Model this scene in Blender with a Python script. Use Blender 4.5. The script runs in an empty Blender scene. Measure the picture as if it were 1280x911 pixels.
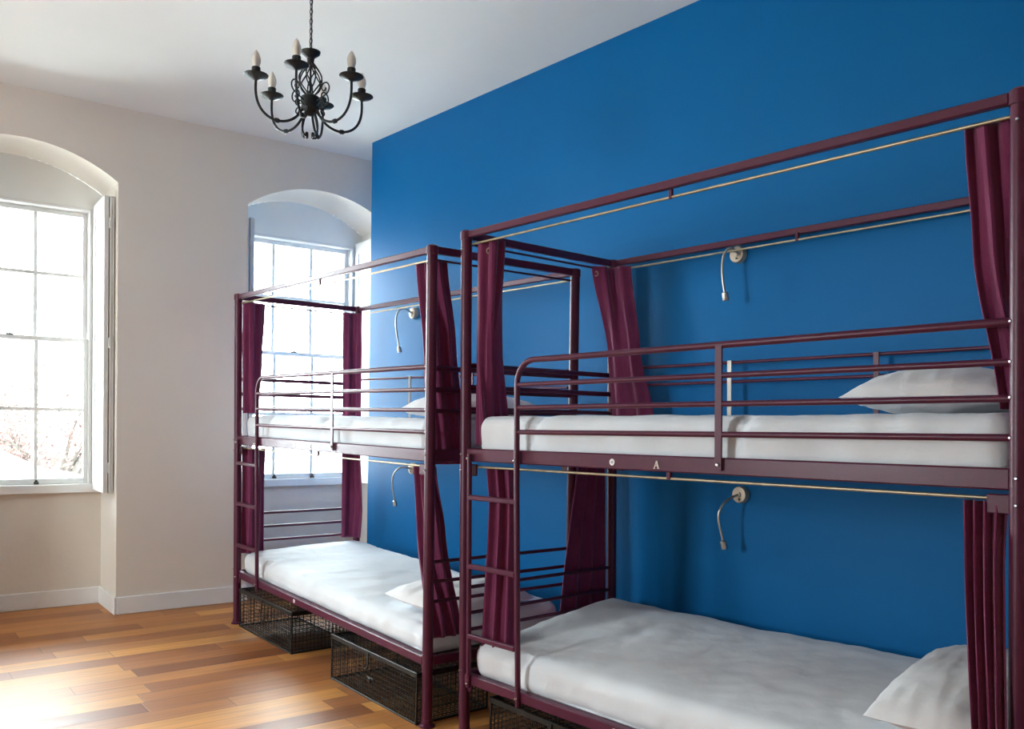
import bpy, math, random
from mathutils import Vector, Matrix, noise
random.seed(7)
scene = bpy.context.scene
COL = scene.collection
PI = math.pi

# ------------------------------------------------------------------ camera
cam_d = bpy.data.cameras.new('camera'); cam = bpy.data.objects.new('camera', cam_d); COL.objects.link(cam)
cam_d.sensor_width = 36.0; cam_d.lens = 36.0 * 1105.04 / 1280.0
cam_d.shift_y = 99.96 / 1280.0
cam_d.clip_start = 0.05; cam_d.clip_end = 200
CP = Vector((5.36268, -3.01155, 1.17839))
R2 = Vector((0.64616974, 0.76298679, 0.01777127)); FW = Vector((-0.76256194, 0.64640705, -0.02563613))
U2 = R2.cross(FW)
cam.matrix_world = Matrix(((R2.x, U2.x, -FW.x, CP.x), (R2.y, U2.y, -FW.y, CP.y), (R2.z, U2.z, -FW.z, CP.z), (0, 0, 0, 1)))
scene.camera = cam

# ------------------------------------------------------------------ world, light, exposure
SKY = 19.0
world = bpy.data.worlds.new('sky'); scene.world = world; world.use_nodes = True
wn = world.node_tree; wn.nodes.clear()
w_out = wn.nodes.new('ShaderNodeOutputWorld'); w_bg = wn.nodes.new('ShaderNodeBackground')
w_bg.inputs[0].default_value = (0.86, 0.965, 1.0, 1); w_bg.inputs[1].default_value = SKY
wn.links.new(w_bg.outputs[0], w_out.inputs[0])
vs = scene.view_settings
vs.view_transform = 'Standard'; vs.look = 'None'; vs.gamma = 1.0; vs.use_curve_mapping = False
vs.exposure = 1.15
scene.cycles.use_denoising = True
scene.cycles.max_bounces = 10; scene.cycles.diffuse_bounces = 6; scene.cycles.glossy_bounces = 4
scene.cycles.transparent_max_bounces = 16; scene.cycles.sample_clamp_indirect = 8.0

# window wall frame: s runs along the wall, d is the distance into the room
AW = 0.0669; KW = math.hypot(1, AW)
NV = Vector((1 / KW, -AW / KW, 0)); TV = Vector((AW / KW, 1 / KW, 0))
def WW(d, s, z): return NV * d + TV * s + Vector((0, 0, z))
WANG = -math.atan(AW)
WIN_C = (-1.93, -0.16)          # window centres along the wall

def area_light(name, loc, target, sx, sy, energy, color=(1, 1, 1), portal=False):
    l = bpy.data.lights.new(name, 'AREA'); l.shape = 'RECTANGLE'; l.size = sx; l.size_y = sy
    l.energy = energy; l.color = color
    o = bpy.data.objects.new(name, l); COL.objects.link(o); o.location = loc
    o.rotation_euler = (Vector(target) - Vector(loc)).to_track_quat('-Z', 'Y').to_euler()
    if portal: l.cycles.is_portal = True
    return o
for c in WIN_C:                         # daylight portals in the window openings
    p = WW(-0.56, c, 1.6); area_light('window_portal', p, p + NV, 0.96, 1.8, 1, portal=True)
# one more window in the far side of the room, behind the camera
area_light('window_portal', (1.6, -6.66, 1.6), (1.6, 0, 1.6), 0.78, 1.48, 1, portal=True)

# ------------------------------------------------------------------ materials
def new_mat(name):
    m = bpy.data.materials.new(name); m.use_nodes = True
    nt = m.node_tree; b = nt.nodes['Principled BSDF']
    return m, nt, b
def N(nt, t, **kw):
    n = nt.nodes.new(t)
    for k, v in kw.items(): setattr(n, k, v)
    return n
def noise_mat(name, c1, c2, scale=8, rough=0.5, rough2=None, bump=0.0, bscale=60, metal=0.0, sheen=0.0, coat=0.0, detail=4, stretch=(1, 1, 1), spec=0.5):
    m, nt, b = new_mat(name)
    tc = N(nt, 'ShaderNodeTexCoord'); mp = N(nt, 'ShaderNodeMapping'); mp.inputs['Scale'].default_value = stretch
    nt.links.new(tc.outputs['Object'], mp.inputs[0])
    n1 = N(nt, 'ShaderNodeTexNoise'); n1.inputs['Scale'].default_value = scale; n1.inputs['Detail'].default_value = detail
    nt.links.new(mp.outputs[0], n1.inputs['Vector'])
    r = N(nt, 'ShaderNodeValToRGB'); r.color_ramp.elements[0].color = (*c1, 1); r.color_ramp.elements[1].color = (*c2, 1)
    r.color_ramp.elements[0].position = 0.3; r.color_ramp.elements[1].position = 0.7
    nt.links.new(n1.outputs['Fac'], r.inputs[0]); nt.links.new(r.outputs[0], b.inputs['Base Color'])
    b.inputs['Roughness'].default_value = rough; b.inputs['Metallic'].default_value = metal
    b.inputs['Specular IOR Level'].default_value = spec
    if rough2 is not None:
        mr = N(nt, 'ShaderNodeMapRange'); mr.inputs['To Min'].default_value = rough; mr.inputs['To Max'].default_value = rough2
        nt.links.new(n1.outputs['Fac'], mr.inputs[0]); nt.links.new(mr.outputs[0], b.inputs['Roughness'])
    if sheen: b.inputs['Sheen Weight'].default_value = sheen
    if coat: b.inputs['Coat Weight'].default_value = coat; b.inputs['Coat Roughness'].default_value = 0.2
    if bump:
        n2 = N(nt, 'ShaderNodeTexNoise'); n2.inputs['Scale'].default_value = bscale; n2.inputs['Detail'].default_value = 5
        nt.links.new(mp.outputs[0], n2.inputs['Vector'])
        bp = N(nt, 'ShaderNodeBump'); bp.inputs['Strength'].default_value = bump; bp.inputs['Distance'].default_value = 0.01
        nt.links.new(n2.outputs['Fac'], bp.inputs['Height']); nt.links.new(bp.outputs[0], b.inputs['Normal'])
    return m

M = {}
M['blue'] = noise_mat('blue_wall_paint', (0.0003, 0.125, 0.345), (0.0004, 0.134, 0.365), 1.6, 0.42, 0.50, 0.05, 130, spec=0.12)
M['wall'] = noise_mat('warm_grey_plaster', (0.74, 0.68, 0.605), (0.77, 0.71, 0.635), 2.0, 0.75, None, 0.10, 30)
M['ceiling'] = noise_mat('white_ceiling_paint', (0.80, 0.815, 0.80), (0.84, 0.85, 0.84), 1.5, 0.8, None, 0.03, 30)
M['gloss_white'] = noise_mat('white_gloss_joinery', (0.78, 0.78, 0.77), (0.84, 0.84, 0.83), 5, 0.32, 0.42, 0.04, 60)
M['metal'] = noise_mat('burgundy_powder_coat', (0.085, 0.011, 0.036), (0.098, 0.014, 0.042), 30, 0.30, 0.40, 0.05, 260, spec=0.35)
M['curtain'] = noise_mat('burgundy_curtain_cloth', (0.165, 0.018, 0.075), (0.195, 0.026, 0.092), 14, 0.75, None, 0.25, 320, sheen=0.25, spec=0.25)
M['sheet'] = noise_mat('white_cotton_sheet', (0.75, 0.79, 0.84), (0.80, 0.835, 0.88), 4, 0.85, None, 0.22, 22, sheen=0.1)
M['pillow'] = noise_mat('white_pillow_cotton', (0.80, 0.80, 0.82), (0.86, 0.86, 0.87), 5, 0.85, None, 0.30, 16, sheen=0.1)
M['brass'] = noise_mat('aged_brass_rod', (0.36, 0.30, 0.20), (0.50, 0.43, 0.30), 30, 0.35, 0.5, 0.05, 80, metal=0.85)
M['nickel'] = noise_mat('brushed_nickel', (0.52, 0.49, 0.45), (0.64, 0.60, 0.55), 25, 0.28, 0.4, 0.05, 90, metal=0.9)
M['lampplate'] = noise_mat('satin_beige_metal', (0.50, 0.42, 0.33), (0.60, 0.51, 0.41), 25, 0.4, 0.5, 0.04, 60, metal=0.5)
M['iron'] = noise_mat('black_wrought_iron', (0.012, 0.016, 0.018), (0.026, 0.032, 0.034), 40, 0.40, 0.55, 0.2, 120, metal=0.3)
M['wire'] = noise_mat('black_lacquered_wire', (0.020, 0.020, 0.020), (0.040, 0.039, 0.036), 30, 0.35, 0.5, 0.1, 120, metal=0.5)
M['chrome'] = noise_mat('zinc_bolt', (0.70, 0.70, 0.72), (0.85, 0.85, 0.86), 20, 0.2, 0.3, 0, metal=1.0)
M['bulb'] = noise_mat('frosted_bulb_glass', (0.80, 0.76, 0.68), (0.86, 0.83, 0.76), 5, 0.25)
M['sticker'] = noise_mat('white_sticker', (0.80, 0.80, 0.80), (0.86, 0.86, 0.86), 10, 0.4)
M['letter'] = noise_mat('cream_vinyl_letter', (0.76, 0.70, 0.58), (0.82, 0.76, 0.64), 10, 0.4)
M['stickgrey'] = noise_mat('grey_print', (0.35, 0.36, 0.38), (0.42, 0.43, 0.45), 10, 0.4)
M['slat'] = noise_mat('plywood_bed_base', (0.26, 0.20, 0.17), (0.34, 0.27, 0.22), 6, 0.6, None, 0.1, 40, stretch=(1, 6, 1))
M['darkgrey'] = noise_mat('dark_iron_lift', (0.06, 0.055, 0.05), (0.11, 0.10, 0.09), 20, 0.45, 0.6, 0, metal=0.6)
M['bark'] = noise_mat('grey_bark', (0.028, 0.022, 0.018), (0.045, 0.036, 0.028), 12, 0.9, None, 0.4, 30)
M['leaf'] = noise_mat('russet_leaves', (0.070, 0.028, 0.026), (0.070, 0.045, 0.034), 3, 0.8)
M['render'] = noise_mat('white_rendered_roof', (0.74, 0.74, 0.73), (0.82, 0.82, 0.81), 2, 0.8, None, 0.1, 30)
M['ground'] = noise_mat('pale_concrete_yard', (0.66, 0.65, 0.63), (0.72, 0.71, 0.69), 1, 0.9, None, 0.1, 20)

def brick_mat():
    m, nt, b = new_mat('brown_brick_garden_wall')
    tc = N(nt, 'ShaderNodeTexCoord'); br = N(nt, 'ShaderNodeTexBrick')
    br.inputs['Color1'].default_value = (0.040, 0.028, 0.024, 1); br.inputs['Color2'].default_value = (0.050, 0.036, 0.030, 1)
    br.inputs['Mortar'].default_value = (0.06, 0.055, 0.05, 1); br.inputs['Scale'].default_value = 4
    nt.links.new(tc.outputs['Object'], br.inputs['Vector']); nt.links.new(br.outputs['Color'], b.inputs['Base Color'])
    b.inputs['Roughness'].default_value = 0.9
    return m
M['brick'] = brick_mat()

def glass_mat():
    m = bpy.data.materials.new('window_glass'); m.use_nodes = True; nt = m.node_tree; nt.nodes.clear()
    o = N(nt, 'ShaderNodeOutputMaterial'); mx = N(nt, 'ShaderNodeMixShader'); t = N(nt, 'ShaderNodeBsdfTransparent'); g = N(nt, 'ShaderNodeBsdfGlossy')
    fr = N(nt, 'ShaderNodeFresnel'); fr.inputs[0].default_value = 1.45; t.inputs[0].default_value = (0.96, 0.975, 0.97, 1)
    tc = N(nt, 'ShaderNodeTexCoord'); ns = N(nt, 'ShaderNodeTexNoise'); ns.inputs['Scale'].default_value = 3
    bp = N(nt, 'ShaderNodeBump'); bp.inputs['Strength'].default_value = 0.03
    nt.links.new(tc.outputs['Object'], ns.inputs['Vector']); nt.links.new(ns.outputs['Fac'], bp.inputs['Height'])
    nt.links.new(bp.outputs[0], g.inputs['Normal']); g.inputs['Roughness'].default_value = 0.03
    nt.links.new(fr.outputs[0], mx.inputs[0]); nt.links.new(t.outputs[0], mx.inputs[1]); nt.links.new(g.outputs[0], mx.inputs[2]); nt.links.new(mx.outputs[0], o.inputs[0])
    return m
M['glass'] = glass_mat()

def floor_mat():
    m, nt, b = new_mat('oak_plank_floor'); L = nt.links
    tc = N(nt, 'ShaderNodeTexCoord'); mp = N(nt, 'ShaderNodeMapping'); mp.inputs['Rotation'].default_value = (0, 0, math.atan(AW) * 0.6)
    L.new(tc.outputs['Object'], mp.inputs[0]); sp = N(nt, 'ShaderNodeSeparateXYZ'); L.new(mp.outputs[0], sp.inputs[0])
    def mth(op, a, bv=None, c=None):
        n = N(nt, 'ShaderNodeMath', operation=op)
        for i, v in enumerate((a, bv, c)):
            if v is None: continue
            if isinstance(v, (int, float)): n.inputs[i].default_value = v
            else: L.new(v, n.inputs[i])
        return n.outputs[0]
    PW, PL = 0.125, 0.95
    u = mth('DIVIDE', sp.outputs[0], PW); row = mth('FLOOR', u); fu = mth('SUBTRACT', u, row)
    wn1 = N(nt, 'ShaderNodeTexWhiteNoise', noise_dimensions='1D'); L.new(row, wn1.inputs['W'])
    v = mth('ADD', mth('DIVIDE', sp.outputs[1], PL), mth('MULTIPLY', wn1.outputs[0], 7.3)); idx = mth('FLOOR', v); fv = mth('SUBTRACT', v, idx)
    cb = N(nt, 'ShaderNodeCombineXYZ'); L.new(row, cb.inputs[0]); L.new(idx, cb.inputs[1])
    wn2 = N(nt, 'ShaderNodeTexWhiteNoise', noise_dimensions='2D'); L.new(cb.outputs[0], wn2.inputs['Vector'])
    ramp = N(nt, 'ShaderNodeValToRGB'); e = ramp.color_ramp.elements
    e[0].position = 0; e[0].color = (0.250, 0.082, 0.027, 1); e[1].position = 1; e[1].color = (0.68, 0.31, 0.082, 1)
    for p_, c_ in ((0.3, (0.36, 0.130, 0.042, 1)), (0.55, (0.48, 0.190, 0.056, 1)), (0.8, (0.60, 0.26, 0.070, 1))):
        x = e.new(p_); x.color = c_
    L.new(wn2.outputs[0], ramp.inputs[0])
    # grain
    gm = N(nt, 'ShaderNodeMapping'); gm.inputs['Scale'].default_value = (26, 1.6, 1); L.new(mp.outputs[0], gm.inputs[0])
    ad = N(nt, 'ShaderNodeVectorMath', operation='ADD'); L.new(gm.outputs[0], ad.inputs[0])
    sc_ = N(nt, 'ShaderNodeVectorMath', operation='SCALE'); L.new(cb.outputs[0], sc_.inputs[0]); sc_.inputs['Scale'].default_value = 5.37; L.new(sc_.outputs[0], ad.inputs[1])
    g = N(nt, 'ShaderNodeTexNoise'); g.inputs['Scale'].default_value = 1.5; g.inputs['Detail'].default_value = 6; g.inputs['Distortion'].default_value = 0.6
    L.new(ad.outputs[0], g.inputs['Vector'])
    gr = N(nt, 'ShaderNodeMapRange'); gr.inputs['From Min'].default_value = 0.3; gr.inputs['From Max'].default_value = 0.7; gr.inputs['To Min'].default_value = 0.78; gr.inputs['To Max'].default_value = 1.12
    L.new(g.outputs['Fac'], gr.inputs[0])
    # seams
    e1 = mth('MINIMUM', fu, mth('SUBTRACT', 1.0, fu)); e2 = mth('MULTIPLY', mth('MINIMUM', fv, mth('SUBTRACT', 1.0, fv)), PL / PW)
    ed = mth('MINIMUM', e1, e2); sm = N(nt, 'ShaderNodeMapRange'); sm.inputs['From Min'].default_value = 0.004; sm.inputs['From Max'].default_value = 0.022; sm.inputs['To Min'].default_value = 0.45
    L.new(ed, sm.inputs[0])
    k = mth('MULTIPLY', gr.outputs[0], sm.outputs[0])
    mv = N(nt, 'ShaderNodeVectorMath', operation='SCALE'); L.new(ramp.outputs[0], mv.inputs[0]); L.new(k, mv.inputs['Scale'])
    L.new(mv.outputs[0], b.inputs['Base Color'])
    b.inputs['Roughness'].default_value = 0.30
    rr = N(nt, 'ShaderNodeMapRange'); rr.inputs['To Min'].default_value = 0.36; rr.inputs['To Max'].default_value = 0.52; b.inputs['Specular IOR Level'].default_value = 0.35; L.new(g.outputs['Fac'], rr.inputs[0]); L.new(rr.outputs[0], b.inputs['Roughness'])
    bp = N(nt, 'ShaderNodeBump'); bp.inputs['Strength'].default_value = 0.25; bp.inputs['Distance'].default_value = 0.004
    L.new(k, bp.inputs['Height']); L.new(bp.outputs[0], b.inputs['Normal'])
    return m
M['floor'] = floor_mat()

# ------------------------------------------------------------------ mesh helpers
class MB:
    def __init__(s): s.v = []; s.f = []
    def add(s, vs_, fs):
        n = len(s.v); s.v += [Vector(p) for p in vs_]; s.f += [tuple(i + n for i in f) for f in fs]; return s
    def box(s, c, d, bev=0.0, ax=None):
        """box centre c, full size d, optional axes (3 vectors); bev chamfers the edges"""
        X, Y, Z = ax or (Vector((1, 0, 0)), Vector((0, 1, 0)), Vector((0, 0, 1))); c = Vector(c)
        hx, hy, hz = d[0] / 2, d[1] / 2, d[2] / 2
        if bev <= 0:
            P = [c + X * (i * hx) + Y * (j * hy) + Z * (k * hz) for k in (-1, 1) for j in (-1, 1) for i in (-1, 1)]
            return s.add(P, [(0, 2, 3, 1), (4, 5, 7, 6), (0, 1, 5, 4), (2, 6, 7, 3), (0, 4, 6, 2), (1, 3, 7, 5)])
        import itertools
        b = min(bev, hx * 0.9, hy * 0.9, hz * 0.9)
        idx = {}; P = []
        for sx, sy, sz in itertools.product((-1, 1), repeat=3):
            for a in range(3):
                q = [sx * (hx - b), sy * (hy - b), sz * (hz - b)]
                q[a] = (sx * hx, sy * hy, sz * hz)[a]
                idx[(sx, sy, sz, a)] = len(P); P.append(c + X * q[0] + Y * q[1] + Z * q[2])
        F = []
        for a in range(3):
            o1, o2 = [i for i in range(3) if i != a]
            for sg in (-1, 1):
                ring = []
                for (p1, p2) in ((-1, -1), (1, -1), (1, 1), (-1, 1)):
                    k = [0, 0, 0]; k[a] = sg; k[o1] = p1; k[o2] = p2; ring.append(idx[(*k, a)])
                if (sg < 0) != (a == 1): ring.reverse()
                F.append(tuple(ring))
        for a in range(3):
            o1, o2 = [i for i in range(3) if i != a]
            for p1 in (-1, 1):
                for p2 in (-1, 1):
                    k0 = [0, 0, 0]; k0[o1] = p1; k0[o2] = p2; k1 = list(k0); k0[a] = -1; k1[a] = 1
                    F.append((idx[(*k0, o1)], idx[(*k1, o1)], idx[(*k1, o2)], idx[(*k0, o2)]))
        for sg in itertools.product((-1, 1), repeat=3): F.append((idx[(*sg, 0)], idx[(*sg, 1)], idx[(*sg, 2)]))
        return s.add(P, F)
    def tube(s, pts, r, seg=12, cap=True, closed=False):
        pts = [Vector(p) for p in pts]; n = len(pts); rs = r if isinstance(r, (list, tuple)) else [r] * n
        T = []
        for i in range(n):
            a = pts[i - 1] if (i > 0 or closed) else pts[i]; b = pts[(i + 1) % n] if (i < n - 1 or closed) else pts[i]
            T.append((b - a).normalized())
        up = Vector((0, 0, 1)) if abs(T[0].z) < 0.9 else Vector((1, 0, 0))
        nrm = (up - T[0] * up.dot(T[0])).normalized(); P = []
        for i in range(n):
            nrm = (nrm - T[i] * nrm.dot(T[i])).normalized(); bi = T[i].cross(nrm)
            for k in range(seg):
                a = 2 * PI * k / seg; P.append(pts[i] + (nrm * math.cos(a) + bi * math.sin(a)) * rs[i])
        F = []
        for i in range(n if closed else n - 1):
            j = (i + 1) % n
            for k in range(seg):
                k2 = (k + 1) % seg; F.append((i * seg + k, i * seg + k2, j * seg + k2, j * seg + k))
        if cap and not closed:
            F.append(tuple(range(seg - 1, -1, -1))); F.append(tuple((n - 1) * seg + k for k in range(seg)))
        return s.add(P, F)
    def lathe(s, prof, c=(0, 0, 0), seg=20, axis=(0, 0, 1)):
        """prof: (radius, height) pairs"""
        c = Vector(c); Z = Vector(axis).normalized(); up = Vector((1, 0, 0)) if abs(Z.x) < 0.9 else Vector((0, 1, 0))
        X = (up - Z * up.dot(Z)).normalized(); Y = Z.cross(X); P = []; F = []
        for r_, h in prof:
            for k in range(seg):
                a = 2 * PI * k / seg; P.append(c + Z * h + (X * math.cos(a) + Y * math.sin(a)) * max(r_, 1e-5))
        for i in range(len(prof) - 1):
            for k in range(seg):
                k2 = (k + 1) % seg; F.append((i * seg + k, i * seg + k2, (i + 1) * seg + k2, (i + 1) * seg + k))
        F.append(tuple(range(seg - 1, -1, -1))); F.append(tuple((len(prof) - 1) * seg + k for k in range(seg)))
        return s.add(P, F)
    def quad(s, a, b, c, d): return s.add([a, b, c, d], [(0, 1, 2, 3)])
    def build(s, name, mat, parent=None, smooth=False, fn=None, origin=None, loc=None, rotz=0.0, sharp=40):
        vs_ = [fn(p) for p in s.v] if fn else s.v
        if origin is not None:
            o0 = Vector(origin); vs_ = [p - o0 for p in vs_]
        me = bpy.data.meshes.new(name); me.from_pydata([tuple(p) for p in vs_], [], s.f); me.update()
        me.materials.append(mat)
        if smooth:
            for p in me.polygons: p.use_smooth = True
            try: me.set_sharp_from_angle(angle=math.radians(sharp))
            except Exception: pass
        o = bpy.data.objects.new(name, me); COL.objects.link(o)
        if parent is not None: o.parent = parent
        if loc is not None: o.location = loc; o.rotation_euler = (0, 0, rotz)
        return o
def tag(o, label=None, cat=None, group=None, kind=None):
    if label: o['label'] = label
    if cat: o['category'] = cat
    if group: o['group'] = group
    if kind: o['kind'] = kind
    return o
def empty(name, loc=(0, 0, 0), rotz=0.0):
    o = bpy.data.objects.new(name, None); COL.objects.link(o); o.location = loc; o.rotation_euler = (0, 0, rotz); o.empty_display_size = 0.1
    return o
def struct(o): o['kind'] = 'structure'; return o
def arc(c, r, a0, a1, n, ux=(1, 0, 0), uz=(0, 0, 1)):
    c = Vector(c); ux = Vector(ux); uz = Vector(uz)
    return [c + ux * (r * math.cos(a0 + (a1 - a0) * i / n)) + uz * (r * math.sin(a0 + (a1 - a0) * i / n)) for i in range(n + 1)]

# ------------------------------------------------------------------ room shell
HC = 2.965; ND = 0.41; HW = 0.50; SPR = 2.53; RISE = 0.165
XR = 8.2; YF = -6.5; YB = 1.0
Z0W, Z1W = 0.745, 2.44; SW = 0.445   # sash opening half width
ARC_R = (HW * HW + RISE * RISE) / (2 * RISE)
def arch_z(u): return SPR + RISE - ARC_R + math.sqrt(max(ARC_R ** 2 - u * u, 0))

def FZ(x): return -0.020 * max(0.0, x)      # the old floor falls away a little from the window wall
fl = MB(); fp = [(-1.6, 0), (0, 0), (8.8, FZ(8.8)), (8.8, -0.4), (-1.6, -0.4)]
fl.add([(x, -6.7, z) for x, z in fp] + [(x, 1.2, z) for x, z in fp], [(0, 4, 3, 2, 1), (5, 6, 7, 8, 9), (0, 1, 6, 5), (1, 2, 7, 6), (2, 3, 8, 7), (3, 4, 9, 8), (4, 0, 5, 9)])
struct(fl.build('floor', M['floor']))
ce = MB(); ce.box((3.6, -2.75, HC + 0.05), (10.4, 7.9, 0.1)); struct(ce.build('ceiling', M['ceiling']))

wl = MB(); NSEG = 28
def wq(pts): wl.quad(*[WW(*p) for p in pts])
edges = sorted((c - HW, c + HW, c) for c in WIN_C)
cur = -6.9
for a, b, c in edges:
    wq([(0, cur, 0), (0, a, 0), (0, a, HC), (0, cur, HC)]); cur = b
    wq([(0, a, 0), (-ND, a, 0), (-ND, a, SPR), (0, a, SPR)]); wq([(-ND, b, 0), (0, b, 0), (0, b, SPR), (-ND, b, SPR)])
    for i in range(NSEG):
        u0 = -HW + 2 * HW * i / NSEG; u1 = -HW + 2 * HW * (i + 1) / NSEG; z0, z1 = arch_z(u0), arch_z(u1)
        wq([(0, c + u0, z0), (0, c + u1, z1), (0, c + u1, HC), (0, c + u0, HC)])
        wq([(0, c + u0, z0), (-ND, c + u0, z0), (-ND, c + u1, z1), (0, c + u1, z1)])
    wq([(-ND, a, 0), (-ND, b, 0), (-ND, b, Z0W - 0.05), (-ND, a, Z0W - 0.05)])
    wq([(-ND, a, Z0W - 0.05), (-ND, c - SW, Z0W - 0.05), (-ND, c - SW, Z1W), (-ND, a, Z1W)])
    wq([(-ND, c + SW, Z0W - 0.05), (-ND, b, Z0W - 0.05), (-ND, b, Z1W), (-ND, c + SW, Z1W)])
    # outer reveal of the opening through the outer leaf
    D2 = -ND - 0.16
    wq([(-ND, c - SW, Z0W - 0.05), (D2, c - SW, Z0W - 0.05), (D2, c - SW, Z1W), (-ND, c - SW, Z1W)])
    wq([(-ND, c + SW, Z0W - 0.05), (-ND, c + SW, Z1W), (D2, c + SW, Z1W), (D2, c + SW, Z0W - 0.05)])
    wq([(-ND, c - SW, Z1W), (D2, c - SW, Z1W), (D2, c + SW, Z1W), (-ND, c + SW, Z1W)])
    wq([(-ND, c - SW, Z0W - 0.05), (-ND, c + SW, Z0W - 0.05), (D2, c + SW, Z0W - 0.05), (D2, c - SW, Z0W - 0.05)])
wq([(0, cur, 0), (0, 1.2, 0), (0, 1.2, HC), (0, cur, HC)])
struct(wl.build('wall_left', M['wall']))

bw = MB(); bw.box((0.36 + (XR - 0.36) / 2 + 0.1, 0.5, HC / 2 - 0.1), (XR - 0.36 + 0.2, 1.0, HC + 0.2)); struct(bw.build('wall_back', M['blue']))
rc = MB(); rc.box((0.1, 1.06, HC / 2), (0.9, 0.12, HC)); struct(rc.build('wall_recess', M['wall']))
wr = MB(); wr.box((XR + 0.1, -2.75, HC / 2 - 0.1), (0.2, 7.9, HC + 0.2)); struct(wr.build('wall_right', M['wall']))
wf = MB()
for x0, x1, z0, z1 in ((-1.6, 1.2, -0.2, HC), (2.0, XR, -0.2, HC), (1.2, 2.0, -0.2, 0.85), (1.2, 2.0, 2.35, HC)):
    wf.box(((x0 + x1) / 2, YF - 0.1, (z0 + z1) / 2), (x1 - x0, 0.2, z1 - z0))
struct(wf.build('wall_front', M['wall']))

for i, (a, b, c) in enumerate(edges):          # painted boards closing the arch above each sash window
    ty = MB(); n = 24; f = [WW(-ND, c - HW, Z1W)] + [WW(-ND, c - HW + 2 * HW * k / n, arch_z(-HW + 2 * HW * k / n)) for k in range(n + 1)] + [WW(-ND, c + HW, Z1W)]
    m_ = len(f); g = [p - NV * 0.04 for p in f]
    ty.add(f + g, [tuple(range(m_)), tuple(range(2 * m_ - 1, m_ - 1, -1))] + [(k, (k + 1) % m_, m_ + (k + 1) % m_, m_ + k) for k in range(m_)])
    struct(ty.build('trim_%d' % (i + 1), M['ceiling']))
bb = MB(); BH, BT = 0.104, 0.016
def bseg(p0, p1, inward):
    p0 = Vector(p0); p1 = Vector(p1); X = (p1 - p0).normalized(); Y = Vector(inward); L = (p1 - p0).length
    bb.box((p0 + p1) / 2 + Y * (BT / 2) + Vector((0, 0, BH / 2)), (L, BT, BH), 0.004, (X, Y, Vector((0, 0, 1))))
cur = -6.8
for a, b, c in edges:
    bseg(WW(0, cur, 0), WW(0, a - 0.0, 0), NV); cur = b
    bseg(WW(BT, a, 0), WW(-ND, a, 0), TV); bseg(WW(BT, b, 0), WW(-ND, b, 0), -TV); bseg(WW(-ND, a, 0), WW(-ND, b, 0), NV)
bseg(WW(0, cur, 0), WW(0, 0.99, 0), NV)
struct(bb.build('baseboard_left', M['gloss_white']))
b2 = MB(); b2.box((4.3, -BT / 2, BH / 2 - 0.086), (7.85, BT, BH), 0.004, (Vector((1, 0, -0.02)).normalized(), Vector((0, 1, 0)), Vector((0.02, 0, 1)).normalized())); struct(b2.build('baseboard_back', M['gloss_white']))

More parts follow.
